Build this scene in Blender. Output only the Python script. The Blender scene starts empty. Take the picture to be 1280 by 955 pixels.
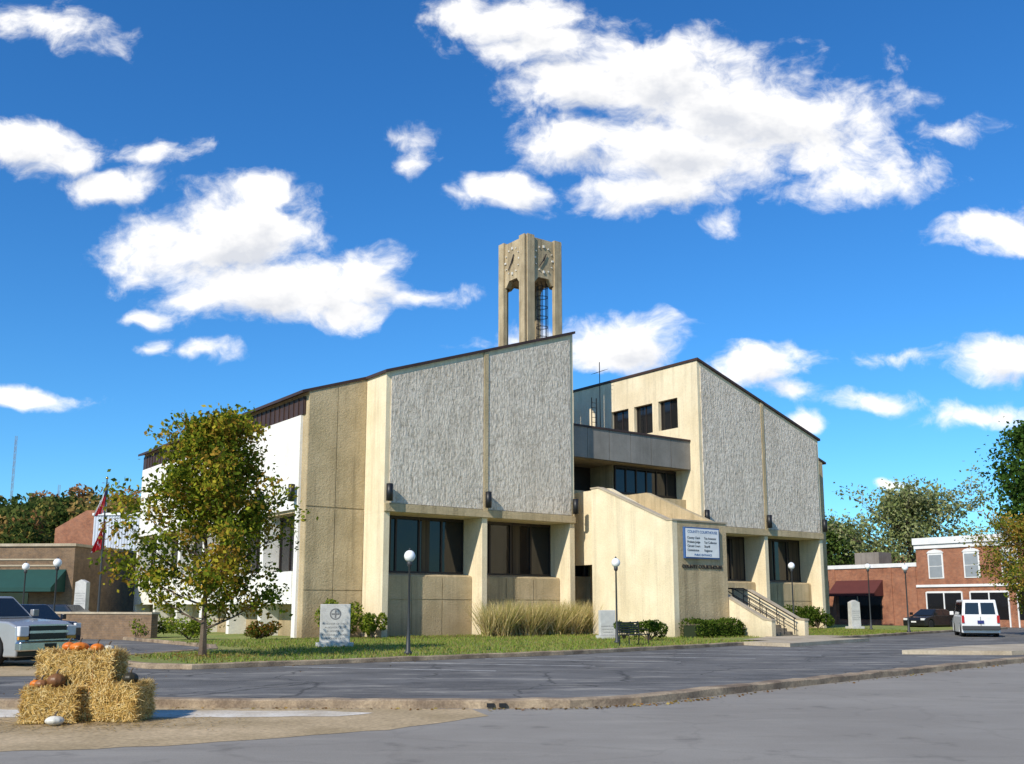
import bpy, bmesh, math, random
import numpy as np
from mathutils import Vector, Matrix

random.seed(7); rng=np.random.default_rng(7)
scene=bpy.context.scene
def link(o): scene.collection.objects.link(o); return o

# ------------------------------------------------------------------ materials
def new_mat(name):
    m=bpy.data.materials.new(name); m.use_nodes=True
    nt=m.node_tree; nt.nodes.clear()
    out=nt.nodes.new('ShaderNodeOutputMaterial'); b=nt.nodes.new('ShaderNodeBsdfPrincipled')
    nt.links.new(b.outputs[0],out.inputs[0])
    return m,nt,b
def rgba(c): return (c[0],c[1],c[2],1)
def noise_node(nt,vec,scale,detail=5,rough=.6,stretch=None):
    if stretch:
        mp=nt.nodes.new('ShaderNodeMapping'); mp.inputs['Scale'].default_value=stretch
        nt.links.new(vec,mp.inputs[0]); vec=mp.outputs[0]
    n=nt.nodes.new('ShaderNodeTexNoise'); n.inputs['Scale'].default_value=scale
    n.inputs['Detail'].default_value=detail; n.inputs['Roughness'].default_value=rough
    nt.links.new(vec,n.inputs['Vector']); return n.outputs['Fac']
def maprange(nt,v,a,b,c,d):
    m=nt.nodes.new('ShaderNodeMapRange'); nt.links.new(v,m.inputs[0])
    for i,x in enumerate((a,b,c,d)): m.inputs[i+1].default_value=x
    return m.outputs[0]
def mixc(nt,f,a,b,mode='MIX'):
    m=nt.nodes.new('ShaderNodeMix'); m.data_type='RGBA'; m.blend_type=mode
    if isinstance(f,(int,float)): m.inputs[0].default_value=f
    else: nt.links.new(f,m.inputs[0])
    for i,x in ((6,a),(7,b)):
        if isinstance(x,tuple): m.inputs[i].default_value=rgba(x)
        else: nt.links.new(x,m.inputs[i])
    return m.outputs[2]
def bump(nt,b,h,strength,dist):
    n=nt.nodes.new('ShaderNodeBump'); n.inputs['Strength'].default_value=strength; n.inputs['Distance'].default_value=dist
    nt.links.new(h,n.inputs['Height']); nt.links.new(n.outputs[0],b.inputs['Normal'])
def pm(name,c1,c2=None,scale=.6,rough=.85,bs=0.3,bscale=25,bdist=.02,stretch=None,bstretch=None,streak=0,metal=0,spec=.25,fine=.12,base_dark=0):
    m,nt,b=new_mat(name); c2=c2 or tuple(x*.8 for x in c1)
    tc=nt.nodes.new('ShaderNodeTexCoord'); v=tc.outputs['Object']
    n=noise_node(nt,v,scale,5,.6,stretch); col=mixc(nt,maprange(nt,n,.35,.65,0,1),c1,c2)
    if fine:
        f=maprange(nt,noise_node(nt,v,scale*14+4,4,.7),.25,.75,1-fine*1.3,1+fine*.6)
        cmb=nt.nodes.new('ShaderNodeCombineColor')
        for i in range(3): nt.links.new(f,cmb.inputs[i])
        col=mixc(nt,1.0,col,cmb.outputs[0],'MULTIPLY')
    if streak:
        s=maprange(nt,noise_node(nt,v,1.0,6,.68,(2.8,2.8,.14)),.48,.72,0,streak)
        col=mixc(nt,s,col,tuple(x*.42 for x in c2))
        s2=maprange(nt,noise_node(nt,v,.5,6,.7,(1,1,.8)),.52,.7,0,streak*.5)
        col=mixc(nt,s2,col,tuple(x*.55 for x in c2))
    if base_dark:
        sx=nt.nodes.new('ShaderNodeSeparateXYZ'); nt.links.new(v,sx.inputs[0])
        d=maprange(nt,sx.outputs[2],0,base_dark,.55,0)  # colour gets darker towards the foot of the wall
        col=mixc(nt,d,col,tuple(x*.5 for x in c2))
    nt.links.new(col,b.inputs['Base Color'])
    b.inputs['Roughness'].default_value=rough; b.inputs['Metallic'].default_value=metal
    b.inputs['Specular IOR Level'].default_value=spec
    if bs: bump(nt,b,noise_node(nt,v,bscale,5,.7,bstretch),bs,bdist)
    return m
def plain(name,c,rough=.5,metal=0,spec=.4): return pm(name,c,tuple(x*.88 for x in c),2,rough,0,metal=metal,spec=spec,fine=.05)

IVORY_LIT=pm('ivory_stucco_lit',(.84,.72,.50),(.73,.61,.40),.5,.9,.6,16,.035,streak=.36,base_dark=1.0)  # stucco of the sun-facing walls, sunlight put into the paler colour
TAN_SHADED=pm('tan_stucco_shaded',(.58,.455,.275),(.45,.35,.20),.6,.9,1.0,11,.05,streak=.6,base_dark=1.3)  # same stucco for grazing-lit faces, shade put into the darker colour
WHITE=pm('white_stucco',(.86,.83,.76),(.78,.74,.66),.5,.9,.4,20,.02,streak=.15)
FASC=pm('grey_fascia',(.27,.25,.22),(.2,.185,.16),.6,.85,.3,20,.02,streak=.45)
def panel_mat():
    m,nt,b=new_mat('ribbed_panel')
    tc=nt.nodes.new('ShaderNodeTexCoord'); v=tc.outputs['Object']
    n1=noise_node(nt,v,1.0,4,.6,(8,8,1.6)); n2=noise_node(nt,v,14,5,.72,(1,1,.6))
    big=noise_node(nt,v,.4,6,.68,(2.2,2.2,.45))
    vr=nt.nodes.new('ShaderNodeTexVoronoi'); vr.inputs['Scale'].default_value=4.6
    mp=nt.nodes.new('ShaderNodeMapping'); mp.inputs['Scale'].default_value=(1.6,1.6,.8)
    nt.links.new(v,mp.inputs[0]); nt.links.new(mp.outputs[0],vr.inputs['Vector'])
    a=nt.nodes.new('ShaderNodeMath'); a.operation='ADD'; nt.links.new(n1,a.inputs[0]); nt.links.new(n2,a.inputs[1])
    a2=nt.nodes.new('ShaderNodeMath'); a2.operation='MULTIPLY_ADD'; nt.links.new(vr.outputs['Distance'],a2.inputs[0]); a2.inputs[1].default_value=-.5; nt.links.new(a.outputs[0],a2.inputs[2])
    h=a2.outputs[0]
    c=mixc(nt,maprange(nt,h,.4,.9,0,1),(.42,.365,.29),(.80,.715,.60))  # shade of the relief put into the colour: crevices darker, ridges paler
    c=mixc(nt,maprange(nt,big,.46,.7,0,.45),c,(.42,.36,.28))
    nt.links.new(c,b.inputs['Base Color']); b.inputs['Roughness'].default_value=.95; b.inputs['Specular IOR Level'].default_value=.1
    bump(nt,b,h,1.0,.095); return m
PANEL=panel_mat()
GLASS,nt_,b_=new_mat('dark_window_glass'); b_.inputs['Base Color'].default_value=(.014,.014,.015,1); b_.inputs['Roughness'].default_value=.05; b_.inputs['Specular IOR Level'].default_value=.5
tc_=nt_.nodes.new('ShaderNodeTexCoord'); bump(nt_,b_,noise_node(nt_,tc_.outputs['Object'],.9,2,.5),.12,.05)
FRAME=plain('bronze_frame',(.035,.025,.02),.5)
CURT=pm('curtain',(.12,.09,.055),(.05,.037,.027),1,.9,.2,8,.05,stretch=(9,9,.1))
ROOF=pm('brown_metal_roof',(.07,.04,.032),(.05,.03,.025),1,.5,.1,10,.01)
BLACK=plain('black_metal',(.012,.012,.013),.45)
GREYM=plain('dark_grey_metal',(.04,.043,.045),.5)
WHITEP=plain('white_paint',(.8,.8,.78),.35)
CHROME=plain('chrome',(.6,.6,.6),.2,1)
RUBBER=plain('tyre_rubber',(.015,.015,.015),.9)
RED=plain('red_lens',(.4,.01,.01),.3)
GRANITE=pm('granite',(.62,.61,.57),(.5,.49,.46),3,.6,.15,60,.004,fine=.25)
CONC=pm('concrete',(.52,.44,.32),(.37,.3,.21),.7,.9,.4,20,.01,fine=.2)
KERB=pm('kerb_concrete',(.46,.35,.23),(.2,.145,.10),1.6,.9,.5,14,.02,fine=.35)
def brick_mat(name,c1,c2,mort):
    m,nt,b=new_mat(name); tc=nt.nodes.new('ShaderNodeTexCoord')
    s=nt.nodes.new('ShaderNodeSeparateXYZ'); nt.links.new(tc.outputs['Object'],s.inputs[0])
    ad=nt.nodes.new('ShaderNodeMath'); nt.links.new(s.outputs[0],ad.inputs[0]); nt.links.new(s.outputs[1],ad.inputs[1])
    cb=nt.nodes.new('ShaderNodeCombineXYZ'); nt.links.new(ad.outputs[0],cb.inputs[0]); nt.links.new(s.outputs[2],cb.inputs[1])
    br=nt.nodes.new('ShaderNodeTexBrick'); nt.links.new(cb.outputs[0],br.inputs[0]); br.inputs['Scale'].default_value=1
    br.inputs['Brick Width'].default_value=.23; br.inputs['Row Height'].default_value=.085; br.inputs['Mortar Size'].default_value=.008
    br.inputs['Color1'].default_value=rgba(c1); br.inputs['Color2'].default_value=rgba(c2); br.inputs['Mortar'].default_value=rgba(mort)
    n=maprange(nt,noise_node(nt,tc.outputs['Object'],.8,5,.7),.4,.65,0,.6)
    n3=maprange(nt,noise_node(nt,tc.outputs['Object'],3.5,5,.8),.45,.7,0,.5)
    c=mixc(nt,n,br.outputs[0],tuple(x*.5 for x in c2)); c=mixc(nt,n3,c,tuple(min(1,x*1.5) for x in c1))
    nt.links.new(c,b.inputs['Base Color']); b.inputs['Roughness'].default_value=.9
    return m
REDBRICK=brick_mat('red_brick',(.35,.135,.065),(.25,.085,.045),(.32,.24,.17))
TANBRICK=brick_mat('tan_brick',(.22,.135,.07),(.15,.095,.055),(.22,.17,.13))

# ------------------------------------------------------------------ mesh helpers
def empty(name,loc=(0,0,0),rz=0):
    e=bpy.data.objects.new(name,None); e.location=loc; e.rotation_euler=(0,0,rz); e.empty_display_size=.3
    return link(e)
def mesh_obj(name,verts,faces,mat,parent=None,recalc=True,smooth=False,bevel=0):
    me=bpy.data.meshes.new(name); me.from_pydata([tuple(v) for v in verts],[],faces); 
    if recalc:
        bm=bmesh.new(); bm.from_mesh(me); bmesh.ops.recalc_face_normals(bm,faces=bm.faces); bm.to_mesh(me); bm.free()
    if mat is not None:
        for m in (mat if isinstance(mat,list) else [mat]): me.materials.append(m)
    if smooth: me.polygons.foreach_set('use_smooth',[True]*len(me.polygons))
    o=bpy.data.objects.new(name,me); link(o)
    if parent: o.parent=parent
    if bevel:
        md=o.modifiers.new('bevel','BEVEL'); md.width=bevel; md.segments=2; md.limit_method='ANGLE'
    return o
BF=[(0,1,2,3),(4,5,6,7),(0,1,5,4),(1,2,6,5),(2,3,7,6),(3,0,4,7)]
def bverts(x0,x1,y0,y1,z0,z1): return [(x0,y0,z0),(x1,y0,z0),(x1,y1,z0),(x0,y1,z0),(x0,y0,z1),(x1,y0,z1),(x1,y1,z1),(x0,y1,z1)]
def boxes(name,lst,mat,parent=None,bevel=0):
    V=[];F=[]
    for b in lst:
        n=len(V); V+=bverts(*b); F+=[tuple(i+n for i in f) for f in BF]
    return mesh_obj(name,V,F,mat,parent,bevel=bevel)
def box(name,x0,x1,y0,y1,z0,z1,mat,parent=None,bevel=0): return boxes(name,[(x0,x1,y0,y1,z0,z1)],mat,parent,bevel)
def prism(name,poly,axis,a0,a1,mat,parent=None,bevel=0):
    n=len(poly)
    f=(lambda u,z,a:(u,a,z)) if axis=='y' else ((lambda u,z,a:(a,u,z)) if axis=='x' else (lambda u,w,a:(u,w,a)))
    V=[f(u,z,a0) for u,z in poly]+[f(u,z,a1) for u,z in poly]
    F=[tuple(range(n)),tuple(range(n,2*n))]+[(i,(i+1)%n,n+(i+1)%n,n+i) for i in range(n)]
    return mesh_obj(name,V,F,mat,parent,bevel=bevel)
def tube_data(pts,rads,n=8):
    V=[];F=[]; pts=[Vector(p) for p in pts]
    for i,p in enumerate(pts):
        d=(pts[min(i+1,len(pts)-1)]-pts[max(i-1,0)]).normalized()
        a=d.orthogonal().normalized(); b=d.cross(a)
        if i>0:
            a=pa-d*pa.dot(d); a.normalize(); b=d.cross(a)
        pa=a
        for k in range(n):
            t=2*math.pi*k/n; V.append(p+(a*math.cos(t)+b*math.sin(t))*rads[i])
    for i in range(len(pts)-1):
        for k in range(n): F.append((i*n+k,i*n+(k+1)%n,(i+1)*n+(k+1)%n,(i+1)*n+k))
    F.append(tuple(range(n))); F.append(tuple((len(pts)-1)*n+k for k in range(n)))
    return V,F
def tubes(name,lst,mat,parent=None,n=8):
    V=[];F=[]
    for pts,r in lst:
        if isinstance(r,(int,float)): r=[r]*len(pts)
        v,f=tube_data(pts,r,n); k=len(V); V+=v; F+=[tuple(i+k for i in g) for g in f]
    return mesh_obj(name,V,F,mat,parent,smooth=False)
def lathe(name,prof,mat,parent=None,n=20,loc=(0,0,0),fn=None):
    V=[];F=[]
    for r,z in prof:
        for k in range(n):
            t=2*math.pi*k/n; rr=r*(fn(t) if fn else 1); V.append((loc[0]+rr*math.cos(t),loc[1]+rr*math.sin(t),loc[2]+z))
    for i in range(len(prof)-1):
        for k in range(n): F.append((i*n+k,i*n+(k+1)%n,(i+1)*n+(k+1)%n,(i+1)*n+k))
    F.append(tuple(range(n))); F.append(tuple((len(prof)-1)*n+k for k in range(n)))
    return mesh_obj(name,V,F,mat,parent,smooth=True)

PHI=math.atan2(.6,.8); OX,OY=-6.45,50.0
def L(p,q,z=0): return Vector((OX+.8*p-.6*q, OY+.6*p+.8*q, z))

# ------------------------------------------------------------------ courthouse
CH=empty('courthouse',(OX,OY,0),PHI)
QB=29.3
def rz(p): return 13.55+.326*p
def wing(m):
    X=(lambda p:35.87-p) if m else (lambda p:p)
    def B(name,p0,p1,q0,q1,z0,z1,mat,bevel=0):
        a,b=sorted((X(p0),X(p1))); return box(name,a,b,q0,q1,z0,z1,mat,CH,bevel)
    def BB(name,l,mat):
        return boxes(name,[(*sorted((X(a),X(b))),c,d,e,f) for a,b,c,d,e,f in l],mat,CH)
    def PR(name,poly,q0,q1,mat): return prism(name,[(X(p),z) for p,z in poly],'y',q0,q1,mat,CH)
    PR('upper_front_wall',[(0,6.35),(12.22,6.35),(12.22,rz(12.22)),(0,rz(0))],0,2.08,IVORY_LIT)
    PR('upper_body',[(-3.29,6.35),(12.22,6.35),(12.22,rz(12.22)),(-3.29,rz(-3.29))],2.08,QB,TAN_SHADED)
    wins=[(1.83,3.63),(4.2,6.0),(6.57,8.37)]
    L0=[(12.22,12.57,0,QB,0,13.4)]
    qs=[0]+[x for w in wins for x in w]+[QB]
    for i in range(0,len(qs),2): L0.append((12.22,12.57,qs[i],qs[i+1],13.4,15.45))
    BB('inner_wall',L0,IVORY_LIT)
    PR('inner_wall_top',[(12.22,15.45),(12.57,15.45),(12.57,rz(12.57)),(12.22,rz(12.22))],0,QB,IVORY_LIT)
    BB('upper_window_glass',[(12.2,12.25,a,b,13.4,15.45) for a,b in wins],GLASS)
    fr=[]
    for a,b in wins: fr+=[(12.25,12.31,a,a+.07,13.4,15.45),(12.25,12.31,b-.07,b,13.4,15.45),(12.25,12.31,a+.07,b-.07,15.38,15.45),(12.25,12.31,a+.07,b-.07,13.4,13.47),(12.25,12.3,(a+b)/2-.03,(a+b)/2+.03,13.47,15.38)]
    BB('upper_window_frame',fr,FRAME)
    for a,b in ((.28,6.06),(6.40,12.3)):
        PR('textured_panel',[(a,6.8),(b,6.8),(b,rz(b)-.3),(a,rz(a)-.3)],-.07,0,PANEL)
    PR('panel_joint',[(6.09,6.75),(6.37,6.75),(6.37,rz(6.37)-.05),(6.09,rz(6.09)-.05)],-.11,0,TAN_SHADED)
    B('panel_lip',0,12.57,-.14,0,6.35,6.76,TAN_SHADED,.02)
    B('pier',0,.35,0,2.08,0,6.35,IVORY_LIT,.015); B('pier',6.05,6.4,0,1.9,0,6.35,IVORY_LIT,.015)
    B('corner_wall',-3.29,0,2.08,2.6,0,6.35,TAN_SHADED)
    l=[]
    for a,b in ((-3.27,-1.7),(-1.66,-.03)):
        l+=[(a,b,2.04,2.08,.1,2.4),(a,b,2.04,2.08,2.45,6.55)]
        PR('corner_facing',[(a,6.62),(b,6.62),(b,rz(b)-.1),(a,rz(a)-.1)],2.04,2.08,TAN_SHADED)
    BB('corner_facing',l,TAN_SHADED)
    B('lower_body',.35,12.22,1.95,QB,0,6.35,TAN_SHADED); B('lower_body',-2.4,.35,2.6,QB,0,6.35,TAN_SHADED)
    for a,b in ((.35,6.05),(6.4,12.22)):
        B('front_window_glass',a,b,1.84,1.9,3.4,6.35,GLASS)
        w=b-a; fr=[(a,b,1.76,1.84,6.2,6.35),(a,b,1.76,1.84,3.36,3.46)]
        for t in (0,.25,.5,.75,1): 
            x=a+t*w; fr.append((max(a,x-.05),min(b,x+.05),1.77,1.84,3.46,6.2))
        BB('front_window_frame',fr,FRAME)
        BB('curtain',[(a+.06,a+w*.25*.8,1.832,1.838,3.46,6.2),(a+w*.53,a+w*.62,1.832,1.838,3.46,6.2)],CURT)
        poly=[(.95,0),(.95,3.2),(1.0,3.25),(1.83,3.37),(1.94,3.37),(1.94,0)]
        aa,bb=sorted((X(a),X(b))); prism('sill_wall',poly,'x',aa,bb,TAN_SHADED,CH)
        n=3
        BB('sill_facing',[(a+.03+i*w/n,a+(i+1)*w/n-.03,.91,.95,.1,1.95) for i in range(n)]+[(a+.03+i*w/n,a+(i+1)*w/n-.03,.91,.95,2.0,3.15) for i in range(n)],TAN_SHADED)
    B('side_white_wall',-3.43,-3.29,2.7,QB-.2,6.5,11.3,WHITE)
    B('side_fascia',-3.37,-3.29,2.4,QB-.1,11.33,12.25,ROOF)
    BB('fascia_seams',[(-3.42,-3.37,2.5+i*.6,2.54+i*.6,11.33,12.25) for i in range(44)],ROOF)
    nb=6; w=(QB-2.8)/nb
    for i in range(nb+1):
        q=2.6+i*w; q0=q if i==0 else q-.2
        B('side_pier',-3.43,-2.4,q0,q0+.4,0,6.5,WHITE,.01)
    for i in range(nb):
        a=2.6+i*w+(.4 if i==0 else .2); b=2.6+(i+1)*w-.2
        B('side_window_glass',-2.46,-2.4,a,b,3.4,6.35,GLASS)
        BB('side_window_frame',[(-2.54,-2.46,a,b,6.2,6.35),(-2.54,-2.46,a,b,3.38,3.48)]+[(-2.53,-2.46,a+t*(b-a)-.04,a+t*(b-a)+.04,3.48,6.2) for t in (.02,.33,.66,.98)],FRAME)
        B('side_sill_box',-3.5,-2.4,a,b,1.75,3.37,WHITE)
    t=.13
    PR('roof_coping',[(-.12,rz(-.12)-.02),(12.66,rz(12.66)-.02),(12.66,rz(12.66)+t),(-.12,rz(-.12)+t)],-.16,2.0,ROOF)
    PR('roof',[(-3.7,rz(-3.7)-.02),(12.66,rz(12.66)-.02),(12.66,rz(12.66)+t),(-3.7,rz(-3.7)+t)],2.0,QB+.2,ROOF)
    for p,q in ((.12,-.34),(6.23,-.34),(12.4,-.34),(-3.7,2.9),(-3.7,2.6+w),(-3.7,2.6+2*w)):
        zz=6.85
        lathe('wall_light',[(.05,0),(.17,.02),(.17,.88),(.05,.9)],BLACK,CH,12,(X(p),q,zz))
        if q<0: B('light_bracket',p-.04,p+.04,q,-.14,zz+.4,zz+.5,BLACK)
wing(False); wing(True)
c0,c1=12.57,23.3
n=6; w=(c1-c0)/n
boxes('centre_fascia',[(c0+i*w+(.02 if i else 0),c0+(i+1)*w-(.02 if i<n-1 else 0),.8,1.15,10.45,12.3) for i in range(n)],FASC,CH)
box('centre_fascia_core',c0,c1,.9,1.2,10.5,12.25,FASC,CH)
box('centre_roof',c0,c1,.74,QB,12.3,12.42,ROOF,CH)
box('centre_soffit',c0,c1,1.2,QB,10.5,12.28,TAN_SHADED,CH)
box('centre_core',17.8,c1,2.3,QB,0,10.5,TAN_SHADED,CH); box('centre_core',c0,17.8,4.5,QB,0,10.5,FRAME,CH)  # wall behind the deep recess coloured dark to stand for its shade
box('upper_strip_glass',17.8,c1,2.2,2.26,8.75,10.45,GLASS,CH)
fr=[(17.8,c1,2.12,2.2,8.65,8.78),(17.8,c1,2.12,2.2,10.3,10.44)]+[(17.8+i*.91,17.88+i*.91,2.13,2.2,8.78,10.3) for i in range(7)]
boxes('upper_strip_frame',fr,FRAME,CH)
box('balcony_parapet',c0,c1,1.3,1.65,6.5,8.5,TAN_SHADED,CH); box('balcony_floor',c0,c1,1.65,4.5,6.6,7.4,TAN_SHADED,CH)
box('centre_lower_wall',c0,c1,2.0,2.28,0,3.4,TAN_SHADED,CH)
box('centre_lower_glass',c0,c1,2.05,2.1,3.4,6.6,GLASS,CH)
boxes('centre_lower_frame',[(c0+i*1.19,c0+.1+i*1.19,1.95,2.05,3.4,6.5) for i in range(9)]+[(c0,c1,1.96,2.04,4.9,5.0)],FRAME,CH)
box('basement_door',13.0,14.0,1.93,1.99,.1,2.3,FRAME,CH)
dq0,dq1,dp0,dp1=-8.3,-2.15,12.0,16.05
prism('stair_left_wall',[(dq0,0),(dq1,0),(dq1,8.1),(dq1-.6,8.1),(dq0+.35,5.95),(dq0,5.95)],'x',dp0,dp0+.35,IVORY_LIT,CH)
prism('stair_right_wall',[(dq0,0),(1.3,0),(1.3,8.1),(dq1-.6,8.1),(dq0+.35,5.95),(dq0,5.95)],'x',dp1-.35,dp1,TAN_SHADED,CH)
prism('stair_mid_wall',[(dq0+.36,4),(1.3,4),(1.3,8.3),(dq1+.3,8.3),(dq0+1.6,5.95),(dq0+.36,5.9)],'x',dp0+1.6,dp0+1.9,IVORY_LIT,CH)
prism('stair_fill',[(dq0+.35,0),(dq1,0),(dq1,7.2),(dq0+.35,5.3)],'x',dp0+.36,dp1-.36,TAN_SHADED,CH)
box('stair_front_wall',dp0+.352,dp1-.352,dq0+.003,dq0+.35,0,5.945,TAN_SHADED,CH)
box('stair_link',14.9,dp1-.36,dq1,1.3,0,7.6,TAN_SHADED,CH)
prism('stair_coping',[(dq1+.05,8.1),(dq1-.6,8.1),(dq0+.35,5.95),(dq0-.05,5.95),(dq0-.05,6.03),(dq0+.35,6.03),(dq1-.6,8.18),(dq1+.05,8.18)],'x',dp0-.04,dp0+.39,CONC,CH)
box('stair_front_coping',dp0+.392,dp1+.04,dq0-.05,dq0+.39,5.952,6.03,CONC,CH)
SGN=empty('courthouse_sign',L(0,0),PHI)
sx0,sx1,sz0,sz1=12.75,15.35,4.05,5.65
BLUE=plain('sign_blue',(.05,.12,.3),.5)
box('sign_frame',sx0,sx1,dq0-.14,dq0-.003,sz0,sz1,BLUE,SGN)
box('sign_panel',sx0+.07,sx1-.07,dq0-.16,dq0-.141,sz0+.07,sz1-.07,WHITEP,SGN)
def text(name,s,size,loc,rot,mat,parent,ext=.004,align='CENTER'):
    c=bpy.data.curves.new(name,'FONT'); c.body=s; c.size=size; c.extrude=ext; c.align_x=align; c.materials.append(mat)
    o=bpy.data.objects.new(name,c); o.location=loc; o.rotation_euler=rot; link(o); o.parent=parent; return o
text('sign_title','COUNTY COURTHOUSE',.2,((sx0+sx1)/2,dq0-.165,sz1-.3),(math.pi/2,0,0),BLUE,SGN)
for i,(a,b) in enumerate((('County Clerk','Tax Assessor'),('Probate Judge','Tax Collector'),('Circuit Court','Sheriff'),('Commission','Registrar'))):
    text('sign_line',a,.17,(sx0+.15,dq0-.165,sz1-.6-i*.21),(math.pi/2,0,0),FRAME,SGN,align='LEFT'); text('sign_line',b,.17,(sx0+1.4,dq0-.165,sz1-.6-i*.21),(math.pi/2,0,0),FRAME,SGN,align='LEFT')
text('sign_footer','PUBLIC ENTRANCE',.15,((sx0+sx1)/2,dq0-.165,sz0+.14),(math.pi/2,0,0),BLUE,SGN)
text('wall_letters','COUNTY COURTHOUSE',.27,((dp0+dp1)/2+.1,dq0-.03,3.55),(math.pi/2,0,0),FRAME,SGN,.02)
ST=empty('entrance_steps',L(0,0),PHI)
N=9; l=[]
for i in range(N): l.append((16.45,18.75,-10.6+i*.36,-6.6,(.0 if i==0 else i*.165),(i+1)*.165))
STEP=pm('step_concrete',(.22,.19,.15),(.15,.13,.1),1,.9,.3,20,.01)
boxes('steps',l,STEP,ST)
for a in (16.12,18.76):
    prism('cheek_wall',[(-11.0,0),(-6.2,0),(-6.2,2.55),(-7.4,2.45),(-10.5,.95),(-11.0,.9)],'x',a,a+.32,IVORY_LIT,ST,.01)
    prism('cheek_coping',[(-11.04,.9),(-10.5,.95),(-7.4,2.45),(-6.2,2.55),(-6.2,2.62),(-7.42,2.53),(-10.52,1.03),(-11.04,.98)],'x',a-.03,a+.35,CONC,ST)
box('landing',16.45,18.75,-6.6,.9,0,1.5,STEP,ST)
rl=[]
for x in (16.75,17.6,18.45):
    rl.append(([(x,-10.7,1.0),(x,-7.3,2.6),(x,-5.5,2.6)],.03)); rl.append(([(x,-10.7,.6),(x,-7.3,2.2)],.02))
    for i in range(4): rl.append(([(x,-10.6+i*1.1,.2+i*.5),(x,-10.6+i*1.1,1.05+i*.5)],.025))
tubes('handrail',rl,BLACK,ST)
AN=empty('roof_antenna',L(21.9,8),PHI)
tubes('mast',[([(0,0,12.4),(0,0,18.9)],.03),([(-.5,0,18.0),(.5,0,18.4)],.02)]+[([(-.5+i*.25,-.35,18.0+i*.1),(-.5+i*.25,.35,18.0+i*.1)],.012) for i in range(5)],BLACK,AN)
tubes('ladder',[([(-.8,0,12.4),(-.8,0,16.2)],.035),([(-.35,0,12.4),(-.35,0,16.2)],.035)]+[([(-.8,0,12.7+i*.35),(-.35,0,12.7+i*.35)],.018) for i in range(10)],FRAME,AN)

# ------------------------------------------------------------------ clock tower
CT=empty('clock_tower',L(13.7,6.0),PHI)
W=3.22; H=26.15; zb=22.95; zc_=(zb+H)/2
TW=pm('tower_concrete',(.54,.43,.27),(.38,.295,.18),.9,.9,.8,12,.04,streak=.7)
def cpost(x,y,sx,sy):
    prism('corner_post',[(x+sx*.16,y),(x+sx*.74,y),(x+sx*.74,y+sy*.3),(x+sx*.36,y+sy*.3),(x+sx*.3,y+sy*.36),(x+sx*.3,y+sy*.74),(x,y+sy*.74),(x,y+sy*.16),(x+sx*.10,y+sy*.16),(x+sx*.10,y+sy*.22),(x+sx*.22,y+sy*.22),(x+sx*.22,y+sy*.10),(x+sx*.16,y+sy*.1)],'z',12.3,H,TW,CT)
for x,y,sx,sy in ((0,0,1,1),(W,0,-1,1),(0,W,1,-1),(W,W,-1,-1)): cpost(x,y,sx,sy)
TICK=plain('pale_marks',(.72,.68,.6),.6)
for side in range(4):
    e=empty('clock_face_side',(W/2,W/2,0),side*math.pi/2); e.parent=CT
    h=W/2; a=h-.742
    prism('clock_panel',[(-a,zb),(-a,H-.12),(a,H-.12),(a,zb),(a-.12,zb),(a-.45,zb+.4),(-a+.45,zb+.4),(-a+.12,zb)],'y',-h+.14,-h+.5,TW,e)
    V=[];F=[]
    for i in range(12):
        t=math.radians(30*i); big=i%3==0; r0,r1=(.80,.98) if big else (.86,.96); hw=.06 if big else .028
        c,s=math.sin(t),math.cos(t); k=len(V)
        for y in (-h+.14,-h+.06):
            for r,wd in ((r0,-hw),(r0,hw),(r1,hw),(r1,-hw)): V.append((c*r*.86+s*wd,y,zc_+.1+s*r-c*wd))
        F+=[tuple(j+k for j in f) for f in BF]
    mesh_obj('hour_marks',V,F,TICK,e)
    for t,ln,wd in ((math.radians(215),.7,.04),(math.radians(25),.45,.055)):
        c,s=math.sin(t),math.cos(t); V=[]
        for y in (-h+.09,-h+.04):
            for r,w_ in ((-.12,-wd),(-.12,wd),(ln,wd*.4),(ln,-wd*.4)): V.append((c*r+s*w_,y,zc_+.1+s*r-c*w_))
        mesh_obj('clock_hand',V,BF,FRAME,e)
box('tower_cap',.3,W-.3,.3,W-.3,H-.3,H-.02,TW,CT); box('clock_floor',.4,W-.4,.4,W-.4,zb+.4,zb+.6,TW,CT)
box('tower_beam',.5,W-.5,.5,W-.5,15.2,15.8,TW,CT)
cg=[]; cx=2.15; cy=1.0
for k in range(8):
    t=k*math.pi/4; cg.append(([(cx+.40*math.cos(t),cy+.40*math.sin(t),15.8),(cx+.40*math.cos(t),cy+.40*math.sin(t),23.4)],.024))
for i in range(11):
    z=16.0+i*.7; cg.append(([(cx+.40*math.cos(k*math.pi/6),cy+.40*math.sin(k*math.pi/6),z) for k in range(13)],.024))
for i in range(24): cg.append(([(cx-.2,cy+.3,15.2+i*.35),(cx+.2,cy+.3,15.2+i*.35)],.018))
tubes('caged_ladder',cg,BLACK,CT,6)

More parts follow.
